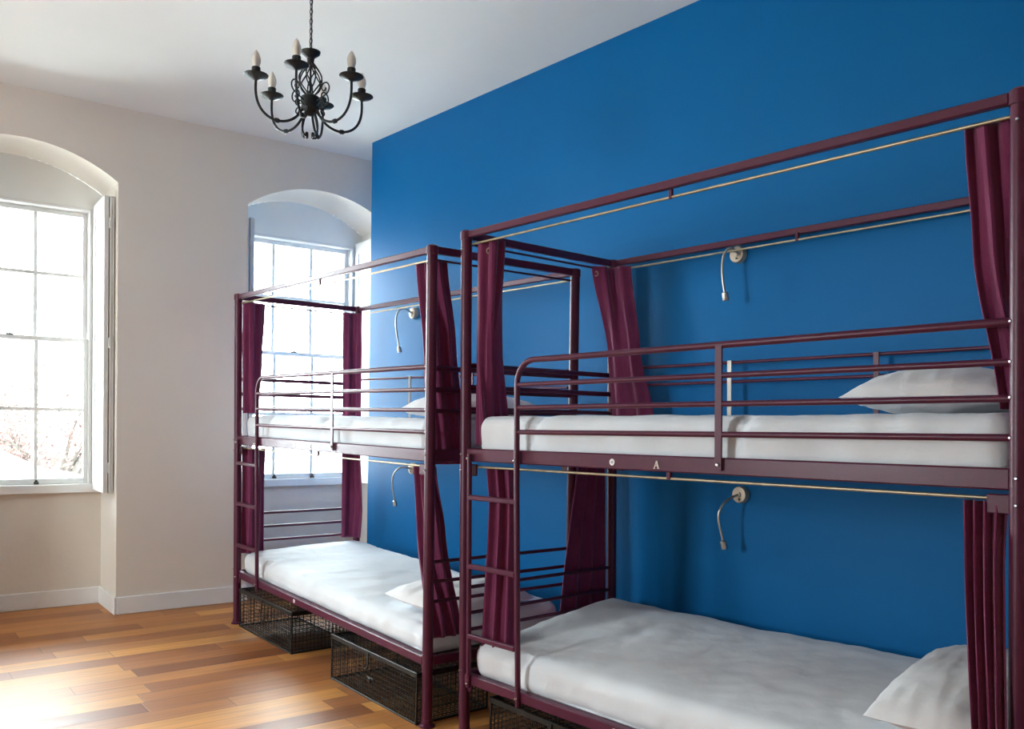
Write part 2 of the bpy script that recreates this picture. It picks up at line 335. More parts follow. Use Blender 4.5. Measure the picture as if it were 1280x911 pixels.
# ------------------------------------------------------------------ windows
AXW = (TV, NV, Vector((0, 0, 1)))
def window(idx, c):
    root = struct(empty('window_%d' % idx, WW(-ND, c, Z0W), 0))
    o0 = WW(-ND, c, Z0W)
    def bx(mb, s0, s1, d0, d1, z0, z1, bev=0.003):
        mb.box(WW((d0 + d1) / 2, c + (s0 + s1) / 2, (z0 + z1) / 2), (abs(s1 - s0), abs(d1 - d0), abs(z1 - z0)), bev, AXW)
    fr = MB()
    bx(fr, -SW, -SW + 0.02, -ND - 0.13, -ND + 0.005, Z0W, Z1W); bx(fr, SW - 0.02, SW, -ND - 0.13, -ND + 0.005, Z0W, Z1W)
    bx(fr, -SW, SW, -ND - 0.13, -ND + 0.005, Z1W - 0.018, Z1W)
    fr.build('window_frame', M['gloss_white'], root, origin=o0)
    sl = MB(); bx(sl, -HW + 0.004, HW - 0.004, -ND - 0.14, -ND + 0.035, Z0W - 0.048, Z0W + 0.004); sl.build('window_sill', M['gloss_white'], root, origin=o0)
    zm = 1.63; w = SW - 0.02; st = 0.024; mt = 0.014
    for nm, d, z0, z1, zc in (('lower_sash', -ND - 0.045, Z0W + 0.004, zm + 0.015, 1.205), ('upper_sash', -ND - 0.085, zm - 0.015, Z1W - 0.018, 2.03)):
        s_ = MB()
        bx(s_, -w, -w + st, d - 0.018, d + 0.018, z0, z1); bx(s_, w - st, w, d - 0.018, d + 0.018, z0, z1)
        lo = 0.035 if nm == 'lower_sash' else 0.028
        bx(s_, -w + st, w - st, d - 0.018, d + 0.018, z0, z0 + lo); bx(s_, -w + st, w - st, d - 0.018, d + 0.018, z1 - 0.028, z1)
        for u in (-0.141, 0.141): bx(s_, u - mt / 1.3, u + mt / 1.3, d - 0.012, d + 0.012, z0 + lo, z1 - 0.028, 0.002)
        bx(s_, -w + st, w - st, d - 0.011, d + 0.011, zc - mt / 1.3, zc + mt / 1.3, 0.002)
        so = s_.build('sash', M['gloss_white'], root, origin=o0)
        g = MB(); bx(g, -w + st - 0.003, w - st + 0.003, d - 0.002, d + 0.002, z0 + lo - 0.003, z1 - 0.025, 0)
        g.build('pane', M['glass'], so, origin=o0)
    for u in (-0.141, 0.141):                       # small finger lifts standing on the bottom rail
        lf = MB(); bx(lf, u - 0.013, u + 0.013, -ND - 0.027, -ND - 0.005, Z0W + 0.006, Z0W + 0.022, 0.003)
        bx(lf, u - 0.007, u + 0.007, -ND - 0.024, -ND - 0.010, Z0W + 0.020, Z0W + 0.032, 0.002)
        lf.build('sash_lift', M['darkgrey'], root, origin=o0)
    ct = MB(); bx(ct, -0.02, 0.02, -ND - 0.045, -ND - 0.02, zm + 0.012, zm + 0.022, 0.003); ct.tube([WW(-ND - 0.03, c, zm + 0.02), WW(-ND - 0.025, c + 0.012, zm + 0.055)], 0.004, 8)
    ct.build('sash_catch', M['darkgrey'], root, origin=o0)
    # folding shutter on each side: panel leaf + folded back leaf
    for sg in (-1, 1):
        Zs0, Zs1 = Z0W - 0.03, 2.46
        p0 = (-ND + 0.02, sg * (HW - 0.045)); p1 = (-0.055, sg * (HW - 0.052))
        def leaf(p0, p1, nm):
            a = WW(p0[0], c + p0[1], 0); b = WW(p1[0], c + p1[1], 0); X = (b - a).normalized(); Y = Vector((0, 0, 1)).cross(X); L = (b - a).length; mid = (a + b) / 2
            zc = (Zs0 + Zs1) / 2; H = Zs1 - Zs0
            mb = MB(); mb.box(mid + Vector((0, 0, zc)), (L, 0.014, H), 0.002, (X, Y, Vector((0, 0, 1))))
            for k in (-1, 1):
                mb.box(mid + X * (k * (L / 2 - 0.028)) + Vector((0, 0, zc)), (0.056, 0.026, H), 0.003, (X, Y, Vector((0, 0, 1))))
            for zz, hh in ((Zs0 + 0.045, 0.09), (Zs1 - 0.04, 0.08), (zc - 0.02, 0.09)):
                mb.box(mid + Vector((0, 0, zz)), (L - 0.1, 0.026, hh), 0.003, (X, Y, Vector((0, 0, 1))))
            return mb.build(nm, M['gloss_white'], root, origin=o0)
        sh = leaf(p0, p1, 'shutter')
        sh2 = leaf((-ND + 0.03, sg * (HW - 0.016)), (-0.06, sg * (HW - 0.019)), 'shutter')
        for zz in (Z0W + 0.12, 1.6, 2.3):
            hg = MB(); hg.tube([WW(-0.045, c + sg * (HW - 0.035), zz - 0.03), WW(-0.045, c + sg * (HW - 0.035), zz + 0.03)], 0.006, 8); hg.build('hinge', M['gloss_white'], sh, origin=o0)
    return root
for i, c in enumerate(WIN_C): window(i + 1, c)

# ------------------------------------------------------------------ outside the windows
yd = MB(); yd.box(WW(-20.7, -4, -3.2), (60, 40, 0.2), 0, AXW)
tag(struct(yd.build('ground', M['ground'])))

def solid(name, pts2, d0, d1, mat, base):
    """outline in the plane of the wall (s, z), extruded from d0 to d1"""
    mb = MB(); n = len(pts2)
    mb.add([WW(d0, s, z) for s, z in pts2] + [WW(d1, s, z) for s, z in pts2], [tuple(range(n)), tuple(range(2 * n - 1, n - 1, -1))] + [(i, i + n, (i + 1) % n + n, (i + 1) % n) for i in range(n)])
    return mb.build(name, mat, origin=base, loc=base)

def outside():
    # white low building whose sloping edge crosses the lower panes of the left window
    def on(px, py, d):
        v = FW + R2 * ((px - 640) / 1105.04) - U2 * ((py - 555.46) / 1105.04)
        k = (d - NV.dot(CP)) / NV.dot(v); P = CP + v * k
        return P.dot(TV), P.z
    d = -5.0
    pts = [on(-60, 545, d), on(0, 562, d), on(60, 588, d), on(112, 604, d), on(150, 608, d)]
    pts = pts + [(pts[-1][0], -3.1), (pts[0][0], -3.1)]
    base = WW(d, pts[0][0], -3.1)
    tag(solid('outbuilding', pts, d, d - 3.0, M['render'], base), 'white rendered outbuilding with a sloping top edge seen through the left window', 'building')
    d = -11.5
    s0, z0 = on(-40, 572, d); s1, z1 = on(118, 572, d)
    base = WW(d, s0, -3.1)
    tag(solid('garden_wall', [(s0, -3.1), (s0, z0), (s1, z0), (s1, -3.1)], d, d - 0.3, M['brick'], base), 'low brown brick garden wall behind the white outbuilding outside', 'wall')
    # tree
    s0, _ = on(70, 560, -10.0); tz = on(70, 500, -10.0)[1]
    base = WW(-10.0, s0, -3.1); root = empty('tree', base)
    tag(root, 'russet leaved garden tree seen faintly through the left window', 'tree')
    rnd = random.Random(3); tr = MB(); tips = []
    fork = Vector((0, 0, 3.1)); tr.tube([(0, 0, 0), (0.05, 0.03, 1.5), fork], [0.16, 0.12, 0.09], 10)
    for i in range(16):
        a = rnd.uniform(0, 2 * PI); l = rnd.uniform(0.9, 1.9); e = Vector((math.cos(a) * l * 0.75, math.sin(a) * l, rnd.uniform(0.1, 1.5)))
        m1 = fork + e * 0.5 + Vector((0, 0, 0.12)); t = fork + e; tr.tube([fork - Vector((0, 0, 0.2)), m1, t], [0.05, 0.03, 0.012], 7); tips += [m1, t]
        for j in range(3):
            q = t + Vector((rnd.uniform(-.5, .5), rnd.uniform(-.5, .5), rnd.uniform(-.1, .5))); tr.tube([t - e * 0.15, q], [0.012, 0.005], 5); tips.append(q)
    tr.build('trunk', M['bark'], root, smooth=True)
    lf = MB()
    for i in range(6500):
        t = rnd.choice(tips); p = t + Vector((rnd.gauss(0, .24), rnd.gauss(0, .24), rnd.gauss(0, .2)))
        n = Vector((rnd.gauss(0, 1), rnd.gauss(0, 1), rnd.gauss(0, 1))).normalized(); x = n.orthogonal().normalized(); y = n.cross(x); r = rnd.uniform(.03, .055)
        lf.add([p - x * r, p + y * r * .5, p + x * r, p - y * r * .5], [(0, 1, 2, 3)])
    tag(lf.build('foliage', M['leaf'], root), kind='stuff')
outside()

# ------------------------------------------------------------------ bunk beds
class Bed:
    def __init__(s, a, t, l, ly, x, y, W, L, H, zl0, zl1, ends, rungs):
        s.a = a; s.O = Vector((x, y, 0)); c, sn = math.cos(a), math.sin(a); s.t = t
        s.lx = l * c + ly * sn; s.ly = -l * sn + ly * c; s.W = W; s.L = L; s.H = H; s.zl = (zl0, zl1); s.ends = ends; s.rungs = rungs
    def S(s, p): return Vector((p[0] + s.lx * p[2], p[1] + s.ly * p[2], p[2] + s.t * p[0] * min(1, max(0, p[2] / 0.3))))
    def low(s, x): return s.zl[0] + (s.zl[1] - s.zl[0]) * x / s.L       # top of the lower side rail
    def world(s, p):
        q = s.S(p); c, sn = math.cos(s.a), math.sin(s.a); return s.O + Vector((q.x * c - q.y * sn, q.x * sn + q.y * c, q.z))
    def part(s, mb, name, mat, parent, smooth=True): return mb.build(name, mat, parent, smooth, fn=s.S)
    def thing(s, mb, name, mat, base, smooth=True):
        return mb.build(name, mat, None, smooth, fn=s.S, origin=s.S(base), loc=s.world(base), rotz=s.a)
B1 = Bed(-0.0257, -0.0044, 0.0022, -0.0061, 0.4855, -0.9304, 0.768, 1.985, 1.865, 0.300, 0.240, (0.62, 0.54, 0.46), (0.92, 0.69, 0.455))
B2 = Bed(0.0254, 0.0115, -0.0306, 0.0089, 2.6557, -0.9349, 0.849, 1.9716, 1.905, 0.205, 0.200, (0.53, 0.43, 0.365), (0.888, 0.625, 0.358))

def bunk(B, label, letters):
    L, W, H = B.L, B.W, B.H
    root = empty('bunk_bed', B.O, B.a); tag(root, label, 'bunk bed', 'burgundy metal bunk beds')
    P = lambda mb, n, m='metal', par=None, sm=True: B.part(mb, n, M[m], par or root, sm)
    pr = 0.0215
    for x, y in ((0, 0), (L, 0), (0, W), (L, W)):
        zf = FZ(B.world((x, y, 0)).x); mb = MB(); mb.tube([(x, y, zf + 0.006), (x, y, H + 0.006)], pr, 20)
        po = P(mb, 'post')
        cp = MB(); cp.lathe([(pr + 0.003, H - 0.022), (pr + 0.003, H + 0.008), (pr - 0.004, H + 0.014)], (x, y, 0), 20); P(cp, 'cap', 'metal', po)
        ft = MB(); ft.lathe([(pr + 0.012, 0.0), (pr + 0.012, 0.006), (pr + 0.003, 0.012), (pr + 0.002, 0.03)], (x, y, zf - B.t * x * min(1, max(0, zf / 0.3))), 20); P(ft, 'foot', 'metal', po)
    def bar(p0, p1, w, h, name, par=None, bev=0.003):
        p0 = Vector(p0); p1 = Vector(p1); X = (p1 - p0).normalized(); Z = Vector((0, 0, 1)) if abs(X.z) < .9 else Vector((0, 1, 0)); Y = Z.cross(X).normalized(); Z = X.cross(Y)
        mb = MB(); mb.box((p0 + p1) / 2, ((p1 - p0).length, w, h), bev, (X, Y, Z)); return P(mb, name, 'metal', par, False)
    def rod(p0, p1, r, name, m='metal', par=None, seg=12):
        mb = MB(); mb.tube([p0, p1], r, seg); return P(mb, name, m, par)
    zt = H - 0.004
    bar((pr, 0, zt), (L - pr, 0, zt), 0.022, 0.026, 'top_rail'); bar((pr, W, zt), (L - pr, W, zt), 0.022, 0.026, 'top_rail')
    for x in (0, L): bar((x, pr, zt), (x, W - pr, zt), 0.022, 0.030, 'top_rail')
    # curtain rods hang below the rails on small brackets
    for y, z, sg in ((0.012, zt - 0.036, 1), (W - 0.012, zt - 0.034, -1)):
        ro = rod((pr, y, z), (L - pr, y, z), 0.0045, 'curtain_rod', 'brass')
        for x in ((L / 2 if y < 0.1 else 0.93),):
            b_ = MB(); b_.box((x, y, z + 0.012), (0.014, 0.010, 0.034), 0.002); P(b_, 'rod_bracket', 'metal', ro, False)
    for y, z in ((0.010, 1.002), (W - 0.010, 1.002)):
        ro = rod((pr, y, z), (L - pr, y, z), 0.0045, 'curtain_rod', 'brass')
        for x in (L / 2,):
            b_ = MB(); b_.box((x, y, z + 0.012), (0.016, 0.012, 0.030), 0.002); P(b_, 'rod_bracket', 'metal', ro, False)
    for x in (0.010, L - 0.010): rod((x, pr, zt - 0.036), (x, W - pr, zt - 0.036), 0.0045, 'curtain_rod', 'metal')
    # side rails
    sb = 1.022; st = 1.072
    for y in (0, W):
        r_ = bar((pr * 0.8, y, (sb + st) / 2), (L - pr * 0.8, y, (sb + st) / 2), 0.020, st - sb, 'side_rail', bev=0.004)
        l0, l1 = B.low(0.0), B.low(L)
        lo = bar((pr * 0.8, y, l0 - 0.019), (L - pr * 0.8, y, l1 - 0.019), 0.034, 0.038, 'side_rail', bev=0.004)
    for x in (0.0, L):
        bar((x, pr, (sb + st) / 2), (x, W - pr, (sb + st) / 2), 0.020, st - sb, 'end_rail')
        bar((x, pr, B.low(x) - 0.02), (x, W - pr, B.low(x) - 0.02), 0.024, 0.038, 'end_rail')
        rod((x, pr, 1.395), (x, W - pr, 1.395), 0.0105, 'end_rail'); rod((x, pr, 1.31), (x, W - pr, 1.31), 0.0105, 'end_rail'); rod((x, pr, 1.225), (x, W - pr, 1.225), 0.0085, 'end_rail')
        for z in B.ends: rod((x, pr, z), (x, W - pr, z), 0.0075, 'end_rail')
        # corner gussets below the lower rails
        for y in (0, W):
            sx = 1 if x == 0 else -1; zb = B.low(x) - 0.038
            g = MB(); xs = (x + sx * pr * 0.8, x + sx * (pr + 0.028))
            g.add([(xs[0], y - .002, zb), (xs[1], y - .002, zb), (x + sx * (pr + .016), y - .002, zb - .035), (xs[0], y - .002, zb - .03),
                   (xs[0], y + .002, zb), (xs[1], y + .002, zb), (x + sx * (pr + .016), y + .002, zb - .035), (xs[0], y + .002, zb - .03)],
                  [(0, 1, 2, 3), (7, 6, 5, 4), (0, 4, 5, 1), (1, 5, 6, 2), (2, 6, 7, 3), (3, 7, 4, 0)]); P(g, 'corner_bracket', 'metal', None, False)
            g = MB(); g.box((x + sx * (pr + 0.022), y, 0.99), (0.05, 0.012, 0.045), 0.003); P(g, 'corner_bracket', 'metal', None, False)
    # ladder with the hooped guard rail
    lx = 0.322; yy = -0.022
    pts = [(lx + 0.012, yy, B.low(lx) - 0.05), (lx, yy, 0.95), (lx, yy, 1.30)] + [(lx + 0.085 - 0.085 * math.cos(a), yy, 1.31 + 0.085 * math.sin(a)) for a in [PI / 2 * i / 8 for i in range(1, 9)]] + [(lx + 0.2, yy + 0.006, 1.395), (L - 0.05, -0.004, 1.400), (L - 0.01, 0.0, 1.400)]
    mb = MB(); mb.tube(pts, 0.0105, 14); gr = P(mb, 'guard_rail')
    mb = MB(); mb.tube([(0.052, yy, B.low(0) - 0.045), (0.052, yy, 1.052)], 0.0095, 12); lad = P(mb, 'ladder')
    for z in B.rungs:
        r_ = MB(); r_.box(((0.052 + lx) / 2, yy, z - 0.002), (lx - 0.052, 0.022, 0.019), 0.004); P(r_, 'rung', 'metal', lad, False)
    for z in (1.308, 1.226, 1.138):
        rod((lx, yy, z), (L - 0.012, -0.004, z + 0.002), 0.0085, 'guard_rail')
    mb = MB()
    for (z0, z1) in ((1.035, 1.395),):
        mb.box((1.184, -0.030 + 0.012, (z0 + z1) / 2), (0.024, 0.006, z1 - z0), 0.001)
    P(mb, 'guard_strap', 'metal', None, False)
    def bolt(x, y, z, r=0.0055, par=None):
        b_ = MB(); b_.lathe([(r, 0), (r, 0.004), (r * 0.6, 0.007)], (x, y, z), 10, (0, -1, 0)); P(b_, 'bolt', 'chrome', par)
    bolt(1.184, -0.021, 1.052, 0.006); bolt(lx - 0.002, yy - 0.009, 1.035); bolt(0.052, yy - 0.008, 1.035); bolt(lx + 0.012, yy - 0.009, B.low(lx) - 0.02); bolt(0.052, yy - 0.008, B.low(0) - 0.03)
    for z in (1.400, 1.31, 1.23, 1.14): bolt(L - 0.016, -0.012, z, 0.004)
    for x in (0, L):
        for z in (0.99, 1.05, B.low(x) + 0.01, H - 0.06): bolt(x, -pr + 0.001, z, 0.0045)
    # back guard rails of the upper bunk with their straps
    for z in (1.422, 1.346): rod((pr, W - 0.012, z), (L - pr, W - 0.012, z), 0.0065, 'guard_rail')
    for x, m in ((0.03, 'metal'), (0.64, 'nickel'), (1.24, 'metal')):
        mb = MB(); mb.box((x, W - 0.021, 1.235), (0.020, 0.005, 0.39), 0.001); s_ = P(mb, 'guard_strap', m, None, False)
        if m == 'nickel': s_['label'] = 'bare silver metal strap'
    # bed bases: plywood decks between the rails
    mb = MB(); mb.box((L / 2, W / 2, sb + 0.008), (L - 0.05, W - 0.022, 0.014)); 
    P(mb, 'bed_base', 'slat', None, False)
    mb = MB(); z0, z1 = B.low(0) - 0.018, B.low(L) - 0.018
    mb.add([(0.03, 0.018, z0), (L - .03, 0.018, z1), (L - .03, W - .018, z1), (.03, W - .018, z0), (0.03, 0.018, z0 - .012), (L - .03, 0.018, z1 - .012), (L - .03, W - .018, z1 - .012), (.03, W - .018, z0 - .012)],
           [(0, 1, 2, 3), (7, 6, 5, 4), (0, 4, 5, 1), (1, 5, 6, 2), (2, 6, 7, 3), (3, 7, 4, 0)]); P(mb, 'bed_base', 'slat', None, False)
    # stickers and letters on the rails
    def disc(x, z, y=-0.0104, r=0.011):
        d_ = MB(); d_.lathe([(r, 0), (r, 0.0012)], (x, y, z), 24, (0, -1, 0)); o = P(d_, 'round_sticker', 'sticker')
        d_ = MB(); d_.lathe([(r * .45, 0.0012), (r * .45, 0.0016)], (x, y, z), 16, (0, -1, 0)); P(d_, 'sticker_print', 'stickgrey', o)
    disc(0.770, 1.045); disc(0.79, B.low(0.79) - 0.018, -0.0174, 0.010)
    def glyph(strokes, x, z, y, h):
        g = MB()
        for (x0, z0, x1, z1, w) in strokes:
            a = Vector((x + x0 * h, y - 0.0006, z + z0 * h)); b = Vector((x + x1 * h, y - 0.0006, z + z1 * h)); X = (b - a).normalized()
            g.box((a + b) / 2, ((b - a).length, 0.0012, w * h), 0, (X, Vector((0, 1, 0)), X.cross(Vector((0, 1, 0)))))
        P(g, 'letter', 'letter', None, False)
    A = [(-.36, -.46, -.02, .5, .10), (.30, -.46, .02, .5, .22), (-.2, -.12, .2, -.12, .09), (-.5, -.47, -.2, -.47, .07), (.1, -.47, .5, -.47, .07)]
    Cc = [(.30, .30, .12, .46, .10), (.12, .46, -.10, .46, .10), (-.10, .46, -.28, .22, .14), (-.28, .22, -.28, -.22, .2), (-.28, -.22, -.10, -.46, .14), (-.10, -.46, .12, -.46, .10), (.12, -.46, .30, -.30, .10)]
    glyph(A if letters == 'A' else Cc, 0.952, 1.043, -0.0104, 0.024)
    return root
bunk(B1, 'burgundy metal bunk bed in the corner by the right-hand arched window', 'C')
bunk(B2, 'burgundy metal bunk bed nearest the camera, letter A on its upper rail', 'A')

# ------------------------------------------------------------------ mattresses and pillows
def rbox(B, x0, x1, y0, y1, zb, zt, r, nx, ny, nz, amp, seed, fold=()):
    """soft box: zb, zt are functions of x (and y for zt)"""
    mb = MB(); idx = {}; off = Vector((seed * 3.1, seed * 1.7, 0))
    hx, hy = (x1 - x0) / 2, (y1 - y0) / 2; cx, cy = (x0 + x1) / 2, (y0 + y1) / 2
    def pt(i, j, k):
        key = (i, j, k)
        if key in idx: return idx[key]
        u = -1 + 2 * i / nx; v = -1 + 2 * j / ny; w = -1 + 2 * k / nz
        x = u * hx; y = v * hy
        hz = (zt(cx + x, cy + y) - zb(cx + x)) / 2; z = w * hz; mz = (zt(cx + x, cy + y) + zb(cx + x)) / 2
        ri = min(r, hz * 0.98)
        q = Vector((max(-hx + ri, min(hx - ri, x)), max(-hy + ri, min(hy - ri, y)), max(-hz + ri, min(hz - ri, z))))
        dlt = Vector((x, y, z)) - q
        p = q + dlt.normalized() * ri if dlt.length > 1e-6 else q
        n = dlt.normalized() if dlt.length > 1e-6 else Vector((0, 0, 1 if w > 0 else -1))
        wp = Vector((cx + p.x, cy + p.y, mz + p.z)) + off
        dd = amp * noise.noise(wp * 3.0) + amp * 0.5 * noise.noise(Vector((wp.x * 9, wp.y * 3.5, wp.z * 5))) + amp * 0.35 * noise.noise(wp * 17)
        if k == 0: dd = 0
        for (fx, fw_) in fold:              # gathered corner folds of the sheet on the long side
            if abs(n.y) > 0.2: dd -= 0.012 * math.exp(-((cx + p.x - fx - 0.25 * (p.z)) / fw_) ** 2) * (0.5 + 0.5 * w)
        p = p + n * dd
        idx[key] = len(mb.v); mb.v.append(Vector((cx + p.x, cy + p.y, mz + p.z))); return idx[key]
    for a, b in ((nx, ny),):
        for i in range(nx):
            for j in range(ny):
                mb.f.append((pt(i, j, nz), pt(i + 1, j, nz), pt(i + 1, j + 1, nz), pt(i, j + 1, nz)))
                mb.f.append((pt(i, j, 0), pt(i, j + 1, 0), pt(i + 1, j + 1, 0), pt(i + 1, j, 0)))
    for i in range(nx):
        for k in range(nz):
            mb.f.append((pt(i, 0, k), pt(i + 1, 0, k), pt(i + 1, 0, k + 1), pt(i, 0, k + 1))); mb.f.append((pt(i, ny, k), pt(i, ny, k + 1), pt(i + 1, ny, k + 1), pt(i + 1, ny, k)))
    for j in range(ny):
        for k in range(nz):
            mb.f.append((pt(0, j, k), pt(0, j, k + 1), pt(0, j + 1, k + 1), pt(0, j + 1, k))); mb.f.append((pt(nx, j, k), pt(nx, j + 1, k), pt(nx, j + 1, k + 1), pt(nx, j, k + 1)))
    return mb
def nonuni(mb): return mb
def mattress(B, label, x0, x1, y0, y1, zb, zt, r, seed, fold):
    mb = rbox(B, x0, x1, y0, y1, zb, zt, r, 150, 56, 14, 0.008, seed, fold)
    return tag(B.thing(mb, 'mattress', M['sheet'], ((x0 + x1) / 2, (y0 + y1) / 2, zb((x0 + x1) / 2))), label, 'mattress', 'mattresses in fitted white sheets')
mattress(B1, 'white sheeted mattress on the upper bunk by the window', 0.035, B1.L - 0.055, 0.018, B1.W - 0.03, lambda x: 1.040, lambda x, y: 1.190, 0.05, 1, ((0.37, .016), (1.0, .03)))
mattress(B2, 'white sheeted mattress on the upper bunk nearest the camera', 0.045, B2.L - 0.03, 0.018, B2.W - 0.03, lambda x: 1.040, lambda x, y: 1.197, 0.045, 2, ((0.36, .018), (1.22, .02)))
mattress(B1, 'white sheeted mattress on the lower bunk by the window', 0.035, B1.L - 0.035, 0.012, B1.W - 0.026, lambda x: B1.low(x) - 0.018, lambda x, y: 0.405 - 0.07 * x / 2 + 0.05 * y, 0.05, 3, ((0.34, .014),))
mattress(B2, 'white sheeted mattress on the lower bunk nearest the camera', 0.035, B2.L - 0.035, 0.012, B2.W - 0.026, lambda x: B2.low(x) - 0.018, lambda x, y: 0.322 + 0.085 * min(1, y / 0.7) + 0.012 * x - 0.012 * math.sin(PI * x / 2), 0.05, 4, ((0.3, .02),))

def pillow(B, label, c, lx, ly, h, rotz, tilt, seed, tilty=0.0):
    """c is the centre of the underside; lx, ly full size"""
    mb = MB(); n = 36; idx = {}
    Rm = Matrix.Rotation(rotz, 3, 'Z') @ Matrix.Rotation(tilt, 3, 'Y') @ Matrix.Rotation(tilty, 3, 'X')
    def pt(i, j, sg):
        if i in (0, n) or j in (0, n): sg = 0
        if (i, j, sg) in idx: return idx[(i, j, sg)]
        u = -1 + 2 * i / n; v = -1 + 2 * j / n
        prof = (max(0, 1 - abs(u) ** 2.6) ** 0.55) * (max(0, 1 - abs(v) ** 2.6) ** 0.55)
        x = u * lx / 2 * (1 - 0.07 * v * v * (1 - abs(u) * 0.3)); y = v * ly / 2 * (1 - 0.07 * u * u)
        wr = 0.006 * noise.noise(Vector((u * 4 + seed, v * 4, sg))) + 0.003 * noise.noise(Vector((u * 11, v * 9 + seed, sg * 2)))
        z = h * 0.36 + (prof * h * (0.64 if sg > 0 else 0.34) + wr * (prof > 0.05)) * sg
        idx[(i, j, sg)] = len(mb.v); mb.v.append(Rm @ Vector((x, y, z)) + Vector(c)); return idx[(i, j, sg)]
    for i in range(n):
        for j in range(n):
            mb.f.append((pt(i, j, 1), pt(i + 1, j, 1), pt(i + 1, j + 1, 1), pt(i, j + 1, 1)))
            mb.f.append((pt(i, j, -1), pt(i, j + 1, -1), pt(i + 1, j + 1, -1), pt(i + 1, j, -1)))
    return tag(B.thing(mb, 'pillow', M['pillow'], c), label, 'pillow', 'white pillows on the bunks')
pillow(B2, 'plump white pillow on the upper bunk nearest the camera', (1.66, 0.42, 1.196), 0.44, 0.58, 0.135, 0.06, 0.0, 1)
pillow(B2, 'white pillow on the lower bunk nearest the camera', (1.722, 0.400, 0.405), 0.36, 0.88, 0.12, 0.18, -0.02, 2, 0.0)
pillow(B1, 'flat white pillow on the upper bunk by the window', (1.70, 0.42, 1.188), 0.44, 0.58, 0.12, 0.0, 0.0, 3)
pillow(B1, 'white pillow on the lower bunk by the window, half behind the curtain', (1.70, 0.36, 0.36), 0.46, 0.56, 0.11, 0.1, 0.04, 4)

# ------------------------------------------------------------------ curtains
def lerp2(path, s):
    """point at arc fraction s of a polyline of (x, y)"""
    L = [math.dist(path[i], path[i + 1]) for i in range(len(path) - 1)]; T = sum(L); d = s * T
    for i, l in enumerate(L):
        if d <= l or i == len(L) - 1:
            f = d / l if l else 0; a, b = path[i], path[i + 1]; return Vector((a[0] + (b[0] - a[0]) * f, a[1] + (b[1] - a[1]) * f))
        d -= l
def curtain(B, label, top, bot, z1, z0, folds, a1, a0, seed, mid=None, ease=1.0, eyelets=()):
    rnd = random.Random(seed); nu = folds * 14; nv = 40; mb = MB(); ph = rnd.uniform(0, 6); P = []
    for j in range(nv + 1):
        v = j / nv; z = z1 + (z0 - z1) * v; e = v ** ease
        for i in range(nu + 1):
            u = i / nu
            def at(uu):
                a = lerp2(top, uu); b = lerp2(bot, uu)
                if mid is not None:
                    m_, k_ = lerp2(mid[0], uu), mid[1]
                    if e < k_:
                        t = e / k_; t = t * t * (3 - 2 * t) * 0.5 + t * 0.5; return a.lerp(m_, t)
                    t = (e - k_) / (1 - k_); t = t * t * (3 - 2 * t) * 0.5 + t * 0.5; return m_.lerp(b, t)
                return a.lerp(b, e)
            p = at(u); q = at(min(1, u + 0.01)); q0 = at(max(0, u - 0.01)); tn = (q - q0)
            tn = tn.normalized() if tn.length > 1e-7 else Vector((1, 0)); nn = Vector((-tn.y, tn.x))
            amp = a1 + (a0 - a1) * v
            f = math.sin(2 * PI * folds * u + ph + 0.5 * math.sin(3 * v + seed)); f2 = 0.3 * math.sin(2 * PI * folds * 2.0 * u + ph * 2 + 2.2 * v)
            off = amp * (f + f2) + 0.004 * noise.noise(Vector((u * 5, v * 4, seed)))
            hem = 0.0
            P.append(Vector((p.x + nn.x * off, p.y + nn.y * off, z + hem)))
    F = [(j * (nu + 1) + i, j * (nu + 1) + i + 1, (j + 1) * (nu + 1) + i + 1, (j + 1) * (nu + 1) + i) for j in range(nv) for i in range(nu)]
    mb.add(P, F); base = (top[0][0], top[0][1], z1)
    o = B.thing(mb, 'curtain', M['curtain'], base)
    sd = o.modifiers.new('thickness', 'SOLIDIFY'); sd.thickness = 0.003; sd.offset = 0
    tag(o, label, 'curtain', 'burgundy privacy curtains')
    o0 = B.S(base)
    for u in eyelets:
        i = int(u * nu); k = 2 * (nu + 1) + i; p = P[k]
        e = MB(); c = Vector((p.x, p.y - 0.006, p.z)); e.tube([c + Vector((0.010 * math.cos(t), 0, 0.010 * math.sin(t))) for t in [2 * PI * q / 14 for q in range(14)]], 0.0022, 6, closed=True)
        eo = e.build('eyelet', M['brass'], o, True, fn=B.S, origin=o0)
    return o
H2 = B2.H - 0.034; H1 = B1.H - 0.034; L1, L2 = B1.L, B2.L; W1, W2 = B1.W, B2.W
NX = ' on the near bunk'; FXW = ' on the window bunk'
# near bunk
curtain(B2, 'curtain at the upper front left corner, hooked beside the ladder,' + NX, [(0.026, 0.024), (0.120, 0.030), (0.135, 0.075), (0.040, 0.130)], [(0.030, 0.026), (0.065, 0.034), (0.040, 0.11), (0.026, 0.22)], H2, 1.085, 4, 0.011, 0.007, 1, mid=([(0.028, 0.024), (0.090, 0.032), (0.08, 0.08), (0.030, 0.15)], 0.55), eyelets=(0.30,))
curtain(B2, 'tall curtain at the upper front right corner' + NX, [(1.842, 0.030), (1.930, 0.034), (1.935, 0.10)], [(1.918, 0.030), (1.945, 0.05), (1.95, 0.14)], H2, 1.205, 3, 0.014, 0.009, 2, mid=([(1.862, 0.030), (1.935, 0.036), (1.945, 0.12)], 0.45))
curtain(B2, 'curtain at the upper back left corner, swept to the right,' + NX, [(0.022, W2 - 0.155), (0.050, W2 - 0.06), (0.140, W2 - 0.05)], [(0.050, W2 - 0.06), (0.150, W2 - 0.06), (0.275, W2 - 0.045)], H2, 1.19, 2, 0.012, 0.014, 3, mid=([(0.030, W2 - 0.07), (0.110, W2 - 0.06), (0.200, W2 - 0.05)], 0.55), eyelets=(0.12,))
